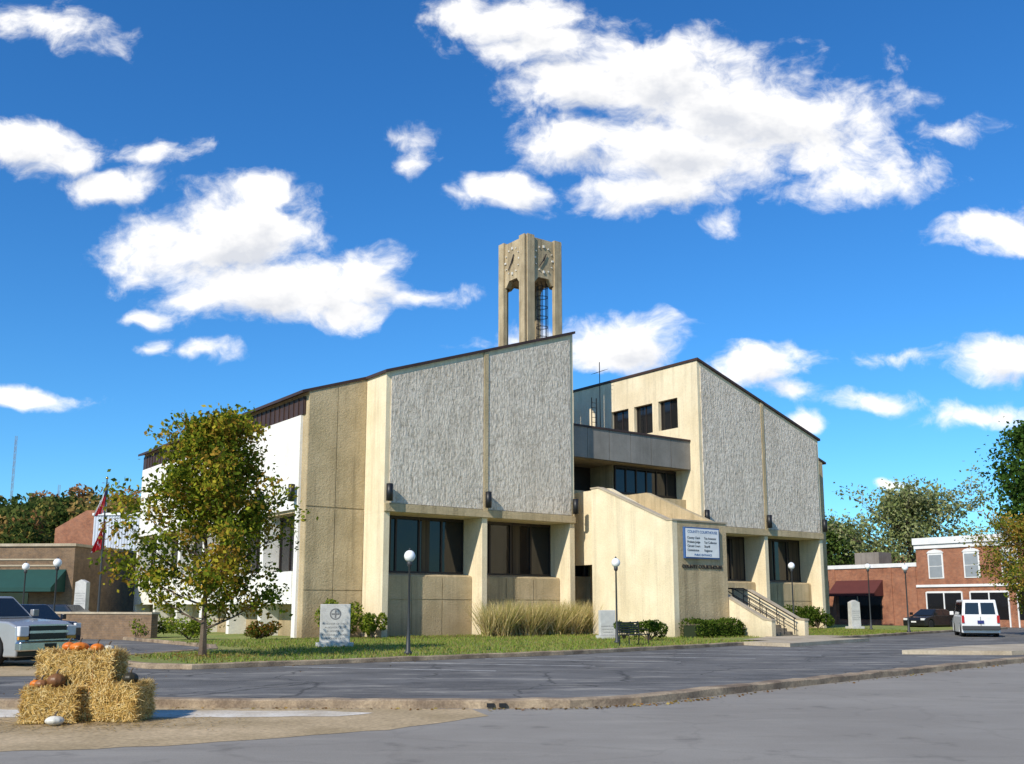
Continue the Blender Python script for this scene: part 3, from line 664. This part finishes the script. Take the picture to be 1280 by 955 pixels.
for i in range(160):
    y=random.uniform(180,300); x=random.uniform(-.62,-.31)*y; hh=17+ (y-180)*.14
    l.append((x,y,random.uniform(4,6.5),hh+random.uniform(-4,4.5),random.choice([0,0,1,1,2,3,3,4])))
treeline('distant_trees',l,AC,.6,560)
hv=[];hf=[]
nx,ny=40,16
for j in range(ny+1):
    for i in range(nx+1):
        x=-500+i*26; y=170+j*20; t=j/ny; s=math.sin(math.pi*min(1,t)); hv.append((x,y,-.5+ (15+5*math.sin(i*.7)+4*math.sin(i*.31+1))*s*(1 if x<-20 else max(.1,1-(x+20)/120))))
for j in range(ny):
    for i in range(nx): hf.append((j*(nx+1)+i,j*(nx+1)+i+1,(j+1)*(nx+1)+i+1,(j+1)*(nx+1)+i))
mesh_obj('hills',hv,hf,pm('wooded_hill',(.07,.08,.03),(.13,.09,.035),.05,1,.5,1,.3),smooth=True)
l=[(random.uniform(30,130),random.uniform(125,190),random.uniform(4,6),random.uniform(7,11),random.choice([0,1,2])) for i in range(70)]
treeline('distant_trees',l,AC,.6,420)
tree('shade_tree',(43.0,108,0),13.4,7.2,3.5,15000,.2,[(.27,.31,.12),(.36,.37,.17),(.2,.24,.08)],5,.32,38,None,.65,.08)
tree('shade_tree',(38.0,118,0),11.5,4.5,3,6000,.24,[(.08,.13,.035),(.12,.18,.04)],8,.3,22,None,.8)
tree('roadside_tree',(29.6,56.5,0),6.5,3.2,.9,17000,.08,[(.12,.16,.02),(.22,.24,.035),(.36,.26,.045),(.38,.22,.045)],11,.12,32,None,.3)
tree('pine_tree',(49.6,92,0),18.8,5.2,8.5,15000,.22,[(.045,.095,.018),(.075,.135,.026)],13,.3,30,None,.7)

# ------------------------------------------------------------------ vehicles
CG=plain('car_glass',(.015,.018,.02),.05,0,.6)
def wheel(e,x,y,r,w=.24):
    s=1 if y>0 else -1
    pr=[(r*.62,-w/2),(r*.93,-w/2),(r,-w/2+.04),(r,w/2-.04),(r*.93,w/2),(r*.62,w/2)]
    o=lathe('tyre',pr,RUBBER,e,24); o.rotation_euler=(math.pi/2,0,0); o.location=(x,y,r)
    o=lathe('rim',[(r*.64,w/2-.05),(r*.6,w/2-.02),(r*.2,w/2-.07),(r*.16,w/2-.01),(.01,w/2)],CHROME,e,20); o.rotation_euler=(-s*math.pi/2,0,0); o.location=(x,y,r)
    tubes('spokes',[([(x+r*.15*math.cos(k*math.pi/3),y+s*(w/2-.03),r+r*.15*math.sin(k*math.pi/3)),(x+r*.6*math.cos(k*math.pi/3),y+s*(w/2-.03),r+r*.6*math.sin(k*math.pi/3))],r*.07) for k in range(6)],CHROME,e,5)
def quadin(f,u0,u1,v0,v1,off):
    a,b,c,d=[Vector(x) for x in f]; n=(b-a).cross(d-a).normalized()
    P=lambda u,v:(a.lerp(b,u)).lerp(d.lerp(c,u),v)+n*off
    return [P(u0,v0),P(u1,v0),P(u1,v1),P(u0,v1)]
def vehicle(name,loc,rot,Lh,W,prof,wx,wr,gh,paint,side_splits,wz=None):
    e=empty(name,loc,rot); hw=W/2; zb=wr*.62
    poly=list(prof)
    bot=[]
    for cx in sorted(wx,reverse=True):
        ra=wr*1.17; a0=math.asin(max(-1,min(1,(zb-wr)/ra)))
        for k in range(11):
            t=a0+(math.pi-2*a0)*k/10; bot.append((cx+ra*math.cos(t),wr+ra*math.sin(t)))
    poly+= [(prof[-1][0]-.02,zb)]+bot+[(prof[0][0]+.02,zb)]
    b=prism('body',poly,'y',-hw,hw,paint,e,.05); b.modifiers['bevel'].segments=3
    box('underbody',prof[0][0]+.3,prof[-1][0]-.3,-hw+.25,hw-.25,zb-.1,zb+.35,RUBBER,e)
    (a0,a1,z0),(b0,b1,z1),ins=gh; wi=hw-.04; wt=hw-ins
    G=[(a0,-wi,z0),(a1,-wi,z0),(a1,wi,z0),(a0,wi,z0),(b0,-wt,z1),(b1,-wt,z1),(b1,wt,z1),(b0,wt,z1)]
    mesh_obj('cabin',G,BF,paint,e,bevel=.05)
    R=[G[0],G[1],G[5],G[4]]; Lf=[G[2],G[3],G[7],G[6]]; Fr=[G[1],G[2],G[6],G[5]]; Re=[G[3],G[0],G[4],G[7]]
    gl=[]
    for u0,u1 in side_splits: gl.append(quadin(R,u0,u1,.1,.86,.012)); gl.append(quadin(Lf,1-u1,1-u0,.1,.86,.012))
    gl.append(quadin(Fr,.06,.94,.08,.9,.012))
    if wz=='van': gl+= [quadin(Re,.08,.47,.12,.82,.012),quadin(Re,.53,.92,.12,.82,.012)]
    else: gl.append(quadin(Re,.08,.92,.12,.88,.012))
    V=[];F=[]
    for q in gl: k=len(V); V+=q; F.append((k,k+1,k+2,k+3))
    mesh_obj('windows',V,F,CG,e,recalc=False)
    for cx in wx:
        for s in (-1,1): wheel(e,cx,s*(hw-.13),wr)
    for s in (-1,1): box('mirror',a1-.25,a1-.1,*(sorted((s*(hw),s*(hw+.2)))),z0+.05,z0+.25,paint,e,.02)
    return e,hw
SILVER=plain('silver_paint',(.42,.42,.42),.22,.4,.5); VWHITE=plain('van_white',(.78,.78,.77),.3); DKP=plain('dark_paint',(.02,.025,.04),.2); BKP=plain('black_paint',(.015,.015,.015),.2)
HL=plain('headlight',(.7,.7,.7),.1); YEL=plain('amber',(.6,.25,.02),.3)
hd=math.atan2(-.40,.917)
fx,fy=-13.1,28.6
Lc=5.7; cx=fx-math.cos(hd)*Lc/2; cy=fy-math.sin(hd)*Lc/2
e,hw=vehicle('pickup_truck',(cx,cy,0),hd,Lc,2.0,[(-2.85,.5),(-2.85,1.32),(-.9,1.34),(1.0,1.3),(2.45,1.22),(2.78,1.1),(2.85,.5)],(-1.85,1.85),.42,((-1.0,1.2,1.3),(-.75,.45,1.93),.2),SILVER,[(.06,.46),(.5,.93)])
box('grille',2.8,2.9,-.62,.62,.72,1.12,BKP,e,.02); boxes('grille_bars',[(2.88,2.93,-.66,.66,.9,.97),(2.88,2.92,-.66,.66,1.1,1.14),(2.88,2.92,-.66,.66,.7,.73)],CHROME,e)
for s in (-1,1):
    box('headlight',2.72,2.9,*sorted((s*.66,s*.97)),.82,1.1,HL,e,.03); box('turn_signal',2.74,2.89,*sorted((s*.66,s*.97)),.73,.81,YEL,e)
box('front_bumper',2.75,3.0,-1.0,1.0,.42,.68,CHROME,e,.04); box('lower_valance',2.6,2.85,-.95,.95,.28,.42,BKP,e,.02); box('plate',3.0,3.01,-.2,.2,.48,.62,BKP,e)
boxes('door_handle',[(-.2,-.05,-1.03,-1.0,1.12,1.17),(-.95,-.8,-1.03,-1.0,1.12,1.17)],BKP,e); boxes('door_gap',[(.95,.965,-1.004,-.9,.5,1.3),(-.12,-.105,-1.004,-.9,.5,1.3),(-1.0,-.985,-1.004,-.9,.5,1.3)],BKP,e)
hv_=math.radians(72)
e,hw=vehicle('white_van',(25.9,56.6,0),hv_,4.8,1.9,[(-2.35,.45),(-2.4,1.12),(1.3,1.12),(2.1,.98),(2.35,.8),(2.38,.45)],(-1.5,1.5),.34,((-2.38,1.55,1.1),(-2.28,.75,1.98),.14),VWHITE,[(.04,.36),(.39,.66),(.69,.93)],'van')
for s in (-1,1): box('tail_light',-2.44,-2.36,*sorted((s*.80,s*.93)),.75,1.15,RED,e,.01)
box('rear_bumper',-2.55,-2.38,-.93,.93,.38,.6,GREYM,e,.03); box('plate',-2.43,-2.4,-.16,.16,.72,.88,FB,e); box('door_gap',-2.412,-2.39,-.012,.012,.6,1.1,BKP,e)
def sedan(name,loc,rot,paint):
    e,hw=vehicle(name,loc,rot,4.5,1.8,[(-2.25,.45),(-2.22,.92),(-1.5,.98),(1.0,.95),(2.0,.8),(2.25,.62),(2.25,.4)],(-1.35,1.4),.32,((-1.75,1.15,.93),(-1.05,.35,1.42),.26),paint,[(.08,.48),(.52,.92)])
    for s in (-1,1): box('headlight',2.05,2.24,*sorted((s*.55,s*.86)),.6,.76,HL,e,.02); box('tail_light',-2.27,-2.1,*sorted((s*.5,s*.86)),.72,.88,RED,e,.02)
    box('plate',2.25,2.27,-.2,.2,.45,.55,WHITEP,e)
sedan('parked_car',(31.5,76,0),math.radians(215),BKP)
e,hw=vehicle('dark_suv',(-24.6,55.5,0),math.radians(-12),4.8,1.9,[(-2.4,.45),(-2.4,1.1),(1.0,1.08),(2.1,1.0),(2.38,.8),(2.4,.45)],(-1.45,1.45),.36,((-2.38,1.4,1.05),(-2.15,.6,1.72),.18),DKP,[(.04,.34),(.37,.66),(.69,.93)])
for s in (-1,1): box('headlight',2.2,2.39,*sorted((s*.6,s*.9)),.75,.95,HL,e,.02)
e,hw=vehicle('dark_suv',(-20.6,42.5,0),math.radians(-20),4.7,1.85,[(-2.35,.45),(-2.35,1.1),(1.0,1.08),(2.1,1.0),(2.33,.8),(2.35,.45)],(-1.45,1.45),.36,((-2.3,1.4,1.05),(-2.05,.6,1.72),.18),DKP,[(.04,.34),(.37,.66),(.69,.93)])
for s in (-1,1): box('headlight',2.2,2.34,*sorted((s*.6,s*.9)),.75,.95,HL,e,.02)
sedan('parked_car',(-29.5,53,0),math.radians(-15),SILVER)

# ------------------------------------------------------------------ hay bales and pumpkins
HAY=pm('straw',(.72,.48,.15),(.42,.26,.065),6,.95,1,30,.05,bstretch=(1,4,4),fine=.35)
def bale(x,y,z,rot,l,w,h,seed):
    e=empty('hay_bale',(x,y,z),rot); r=np.random.default_rng(seed)
    bm=bmesh.new(); bmesh.ops.create_cube(bm,size=1); bmesh.ops.subdivide_edges(bm,edges=bm.edges[:],cuts=11,use_grid_fill=True)
    from mathutils import noise as mn
    def shape(c):
        m=(abs(c.x*2)**9+abs(c.y*2)**9+abs(c.z*2)**9)**(1/9); m0=max(abs(c.x*2),abs(c.y*2),abs(c.z*2),1e-6)
        k=m0/m; pin=1-.035*sum(math.exp(-((c.x-t)/.035)**2) for t in (-.22,.22))
        q=Vector((c.x*l*k,c.y*w*k*pin,(c.z*k*pin+.5)*h)); q+=mn.noise_vector(q*6+Vector((seed,0,0)))*.035+mn.noise_vector(q*18+Vector((seed,3,0)))*.012
        q.z=max(q.z,0); return q
    for v in bm.verts: v.co=shape(v.co)
    me=bpy.data.meshes.new('bale_body'); bm.to_mesh(me); bm.free(); me.materials.append(HAY); o=bpy.data.objects.new('bale_body',me); link(o); o.parent=e
    n=4600; fc=r.integers(0,5,n); u=r.uniform(-.5,.5,n); v=r.uniform(-.5,.5,n); C=np.zeros((n,3)); N=np.zeros((n,3))
    for i in range(n):
        if fc[i]==0: q=Vector((u[i],v[i],.5)); N[i]=(0,0,1)
        elif fc[i]==1: q=Vector((u[i],-.5,v[i])); N[i]=(0,-1,0)
        elif fc[i]==2: q=Vector((u[i],.5,v[i])); N[i]=(0,1,0)
        elif fc[i]==3: q=Vector((-.5,u[i],v[i])); N[i]=(-1,0,0)
        else: q=Vector((.5,u[i],v[i])); N[i]=(1,0,0)
        C[i]=shape(q)
    d=r.normal(size=(n,3)); d-=N*(d*N).sum(1)[:,None]*.65; d/=np.linalg.norm(d,axis=1)[:,None]
    s=np.cross(d,N); s/=np.linalg.norm(s,axis=1)[:,None]+1e-6; ln=r.uniform(.03,.11,n)[:,None]; wd=.0035
    C=C+N*.008; A=C-d*ln; B=C+d*ln
    V=np.stack([A-s*wd,A+s*wd,B+s*wd,B-s*wd],1).reshape(-1,3); V[:,2]=np.maximum(V[:,2],.004)
    me=bpy.data.meshes.new('straws'); me.from_pydata(V.tolist(),[],[(4*i,4*i+1,4*i+2,4*i+3) for i in range(n)])
    cc=np.array([(.84,.6,.22),(.68,.46,.14),(.9,.72,.36),(.42,.26,.08)])[r.integers(0,4,n)]
    ca=me.color_attributes.new('Col','FLOAT_COLOR','CORNER'); ca.data.foreach_set('color',np.repeat(np.concatenate([cc,np.ones((n,1))],1),4,axis=0).ravel())
    me.materials.append(LEAF); o=bpy.data.objects.new('straws',me); link(o); o.parent=e
    tubes('twine',[([(t*l,-w/2,.02),(t*l,-w/2,h*.9),(t*l,-w/2+.06,h+.004),(t*l,w/2-.06,h+.004),(t*l,w/2,h*.9),(t*l,w/2,.02)],.006) for t in (-.22,.22)],plain('twine',(.5,.25,.08),.9),e,5)
bale(-6.58,14.75,0.012,.16,.76,.55,.50,1)
bale(-5.84,15.0,0.012,-.10,1.0,.6,.54,2)
bale(-6.34,15.05,.53,.06,1.12,.55,.47,3)
bale(-6.35,15.55,0.012,.0,1.1,.5,.54,4)
def gourd(name,x,y,z,r,col,sq=.75,tall=False):
    e=empty(name,(x,y,z)); m=pm(name+'_skin',col,tuple(c*.7 for c in col),5,.4,.1,30,.005)
    k=14; pr=[(max(.003,r*math.sin(math.pi*i/k))*(1 if not tall else (1-.35*i/k)),r*sq*(1-math.cos(math.pi*i/k))) for i in range(k+1)]
    lathe('fruit',pr,m,e,40,fn=lambda t:1-.07*abs(math.sin(t*5))); tubes('stem',[([(0,0,2*r*sq-.01),(.01,0,2*r*sq+.03),(.03,.01,2*r*sq+.06)],[.02,.013,.011])],BARK,e,6)
OR=(.75,.2,.02)
gourd('pumpkin',-6.36,14.95,.985,.14,OR,.5); gourd('pumpkin',-6.12,15.0,.985,.10,OR,.6); gourd('pumpkin',-6.56,15.05,.985,.10,(.7,.17,.02),.7); gourd('gourd',-5.99,15.1,.98,.08,(.7,.65,.5),.6)
gourd('gourd',-6.52,14.62,.49,.13,(.2,.09,.035),.8); gourd('pumpkin',-6.85,14.7,.49,.08,OR,.7); gourd('gourd',-5.55,14.85,.53,.12,(.04,.035,.02),.7); gourd('gourd',-6.36,14.3,.012,.13,(.75,.72,.62),.5); gourd('gourd',-6.70,14.55,.49,.09,(.3,.13,.05),.7)
pts=[(random.gauss(-6.1,1.0),random.gauss(14.6,.5)) for i in range(1300)]
V=[];F=[]
for x,y in pts:
    t=random.uniform(0,6.28); l_=random.uniform(.03,.09); c,s=math.cos(t),math.sin(t); k=len(V); z=.014+random.uniform(0,.012)
    V+=[(x-c*l_-s*.004,y-s*l_+c*.004,z),(x-c*l_+s*.004,y-s*l_-c*.004,z),(x+c*l_+s*.004,y+s*l_-c*.004,z+.006),(x+c*l_-s*.004,y+s*l_+c*.004,z+.006)]; F.append((k,k+1,k+2,k+3))
mesh_obj('loose_straw',V,F,HAY,recalc=False)

# ------------------------------------------------------------------ world: sky and clouds
SUN_TRAVEL=Vector((.555,.832,0)).normalized()*math.cos(math.radians(36))+Vector((0,0,-math.sin(math.radians(36))))
world=bpy.data.worlds.new('World'); scene.world=world; world.use_nodes=True
world.cycles.sampling_method='MANUAL'; world.cycles.sample_map_resolution=256
nt=world.node_tree; nt.nodes.clear()
out=nt.nodes.new('ShaderNodeOutputWorld'); bg=nt.nodes.new('ShaderNodeBackground'); nt.links.new(bg.outputs[0],out.inputs[0])
sky=nt.nodes.new('ShaderNodeTexSky'); sky.sky_type='NISHITA'; sky.sun_disc=False; sky.sun_elevation=math.radians(36)
sky.sun_rotation=math.atan2(-SUN_TRAVEL.x,-SUN_TRAVEL.y); sky.air_density=1.0; sky.dust_density=.2; sky.ozone_density=3.0
hs=nt.nodes.new('ShaderNodeHueSaturation'); hs.inputs['Saturation'].default_value=1.22; hs.inputs['Value'].default_value=1.75
nt.links.new(sky.outputs[0],hs.inputs['Color'])
skyc=mixc(nt,1.0,hs.outputs[0],(.45,.82,1.06),'MULTIPLY')
BL=[(0,.629,.085,.03,1),(.044,.600,.07,.03,1),(.07,.553,.085,.035,1),(.156,.5626,.13,.055,1.1),(.225,.535,.12,.05,1.2),(.275,.517,.11,.045,1.1),(.18,.48,.12,.045,1.2),(.068,.489,.07,.03,1),(.154,.439,.09,.028,1),(.333,.489,.08,.045,.8),(.395,.516,.05,.045,.6),(.358,.443,.09,.022,.62),(.225,.406,.03,.015,.5),
(-.004,.43,.05,.022,1.1),(-.055,.43,.02,.01,.5),
(-.53,.484,.07,.028,1.1),(-.478,.466,.05,.023,1.05),(-.434,.439,.05,.022,1.1),(-.385,.48,.045,.016,.6),
(-.304,.381,.10,.05,1.25),(-.263,.4345,.055,.02,.9),(-.346,.372,.065,.04,1),(-.268,.328,.085,.035,1.2),(-.2,.324,.06,.028,1.1),(-.1465,.3415,.04,.035,1),(-.167,.306,.04,.02,.9),(-.092,.3195,.04,.012,.6),(-.41,.375,.025,.025,.45),
(-.508,.624,.08,.028,.62),(-.375,.298,.025,.01,.6),(-.37,.266,.022,.009,.7),(-.32,.259,.04,.011,.66),(-.493,.211,.05,.012,.9),
(.1165,.272,.065,.03,1.1),(0,.276,.045,.012,.65),(.1,.255,.055,.018,1),(.252,.2425,.055,.026,1.1),(.288,.217,.03,.014,.8),(.307,.18,.022,.014,1),
(.497,.394,.055,.022,.85),(.53,.385,.05,.03,.9),(.505,.251,.06,.024,1.1),(.365,.2085,.05,.011,.7),(.48,.196,.07,.012,.75),(.4,.255,.03,.01,.45),(.477,.503,.05,.013,.45),(-.115,.498,.03,.011,.42),(-.107,.47,.018,.012,.35),(.378,.12,.018,.006,.8)]
def cloud_group(name,blobs,detail,warp):
    g=bpy.data.node_groups.new(name,'ShaderNodeTree')
    g.interface.new_socket('P',in_out='INPUT',socket_type='NodeSocketVector'); g.interface.new_socket('D',in_out='OUTPUT',socket_type='NodeSocketFloat')
    gi=g.nodes.new('NodeGroupInput'); go=g.nodes.new('NodeGroupOutput')
    def gm(op,a,b=None,c=None):
        n=g.nodes.new('ShaderNodeMath'); n.operation=op
        for i,x in enumerate((a,b,c)):
            if x is None: continue
            if isinstance(x,(int,float)): n.inputs[i].default_value=x
            else: g.links.new(x,n.inputs[i])
        return n.outputs[0]
    def gv(op,a,b=None,c=None):
        n=g.nodes.new('ShaderNodeVectorMath'); n.operation=op
        for i,x in enumerate((a,b,c)):
            if x is None: continue
            if isinstance(x,tuple): n.inputs[i].default_value=x
            else: g.links.new(x,n.inputs[i])
        return n.outputs['Value'] if op=='LENGTH' else n.outputs[0]
    P=gi.outputs[0]
    Pw=P
    if warp:
        wn=g.nodes.new('ShaderNodeTexNoise'); wn.inputs['Scale'].default_value=11; wn.inputs['Detail'].default_value=3; g.links.new(P,wn.inputs[0])
        Pw=gv('MULTIPLY_ADD',gv('SUBTRACT',wn.outputs['Color'],(.5,.5,.5)),(.075,.045,0),P)
    acc=None
    for x,z,rx,rzz,s in blobs:
        d=gv('LENGTH',gv('MULTIPLY_ADD',Pw,(1/(rx*1.22),1/(rzz*1.22),0),(-x/(rx*1.22),-z/(rzz*1.22),0)))
        v=gm('MULTIPLY_ADD',d,-s,s)
        acc=v if acc is None else gm('SMOOTH_MAX',acc,v,.2)
    n1=g.nodes.new('ShaderNodeTexNoise'); n1.inputs['Scale'].default_value=16; n1.inputs['Detail'].default_value=detail; n1.inputs['Roughness'].default_value=.62
    g.links.new(gv('MULTIPLY',Pw,(1,1.3,1)),n1.inputs[0])
    acc=gm('MAXIMUM',acc,-.5)
    g.links.new(gm('ADD',acc,gm('MULTIPLY_ADD',n1.outputs['Fac'],2.0,-1.05)),go.inputs[0])
    return g
G0=cloud_group('cloud_density',BL,7,True); G1=cloud_group('cloud_thickness',[b for b in BL if b[4]>=1.0],4,False)
tc=nt.nodes.new('ShaderNodeTexCoord'); sp=nt.nodes.new('ShaderNodeSeparateXYZ'); nt.links.new(tc.outputs['Generated'],sp.inputs[0])
def wm(op,a,b=None,c=None):
    n=nt.nodes.new('ShaderNodeMath'); n.operation=op
    for i,x in enumerate((a,b,c)):
        if x is None: continue
        if isinstance(x,(int,float)): n.inputs[i].default_value=x
        else: nt.links.new(x,n.inputs[i])
    return n.outputs[0]
ay=wm('MAXIMUM',wm('ABSOLUTE',sp.outputs[1]),.02)
cb=nt.nodes.new('ShaderNodeCombineXYZ'); nt.links.new(wm('DIVIDE',sp.outputs[0],ay),cb.inputs[0]); nt.links.new(wm('DIVIDE',sp.outputs[2],ay),cb.inputs[1])
def grp(g,vec):
    n=nt.nodes.new('ShaderNodeGroup'); n.node_tree=g; nt.links.new(vec,n.inputs[0]); return n.outputs[0]
D0=grp(G0,cb.outputs[0])
of=nt.nodes.new('ShaderNodeVectorMath'); of.operation='ADD'; of.inputs[1].default_value=(-.010,.020,0); nt.links.new(cb.outputs[0],of.inputs[0])
D1=grp(G1,of.outputs[0])
alpha=nt.nodes.new('ShaderNodeMapRange'); alpha.interpolation_type='SMOOTHSTEP'; nt.links.new(D0,alpha.inputs[0]); alpha.inputs[1].default_value=-.08; alpha.inputs[2].default_value=.66
shade=maprange(nt,D1,.25,1.15,0,1)
ccol=mixc(nt,shade,(13.8,13.5,13.0),(8.2,8.5,9.2))
mx=mixc(nt,alpha.outputs[0],skyc,ccol)
nt.links.new(mx,bg.inputs[0]); bg.inputs[1].default_value=.09

sl=bpy.data.lights.new('sun','SUN'); sl.energy=5.0; sl.angle=math.radians(.5); sl.color=(1,.93,.81)
so=link(bpy.data.objects.new('sun',sl)); so.rotation_euler=SUN_TRAVEL.to_track_quat('-Z','Y').to_euler(); so.location=(-20,-20,40)

cam=bpy.data.cameras.new('camera'); co=link(bpy.data.objects.new('camera',cam)); co.location=(0,0,1.65); co.rotation_euler=(math.radians(99.5),0,0)
cam.lens=35; cam.sensor_width=36; cam.shift_y=.056; cam.clip_end=4000; cam.clip_start=.1
scene.camera=co
scene.view_settings.view_transform='Standard'; scene.view_settings.look='None'; scene.view_settings.exposure=0
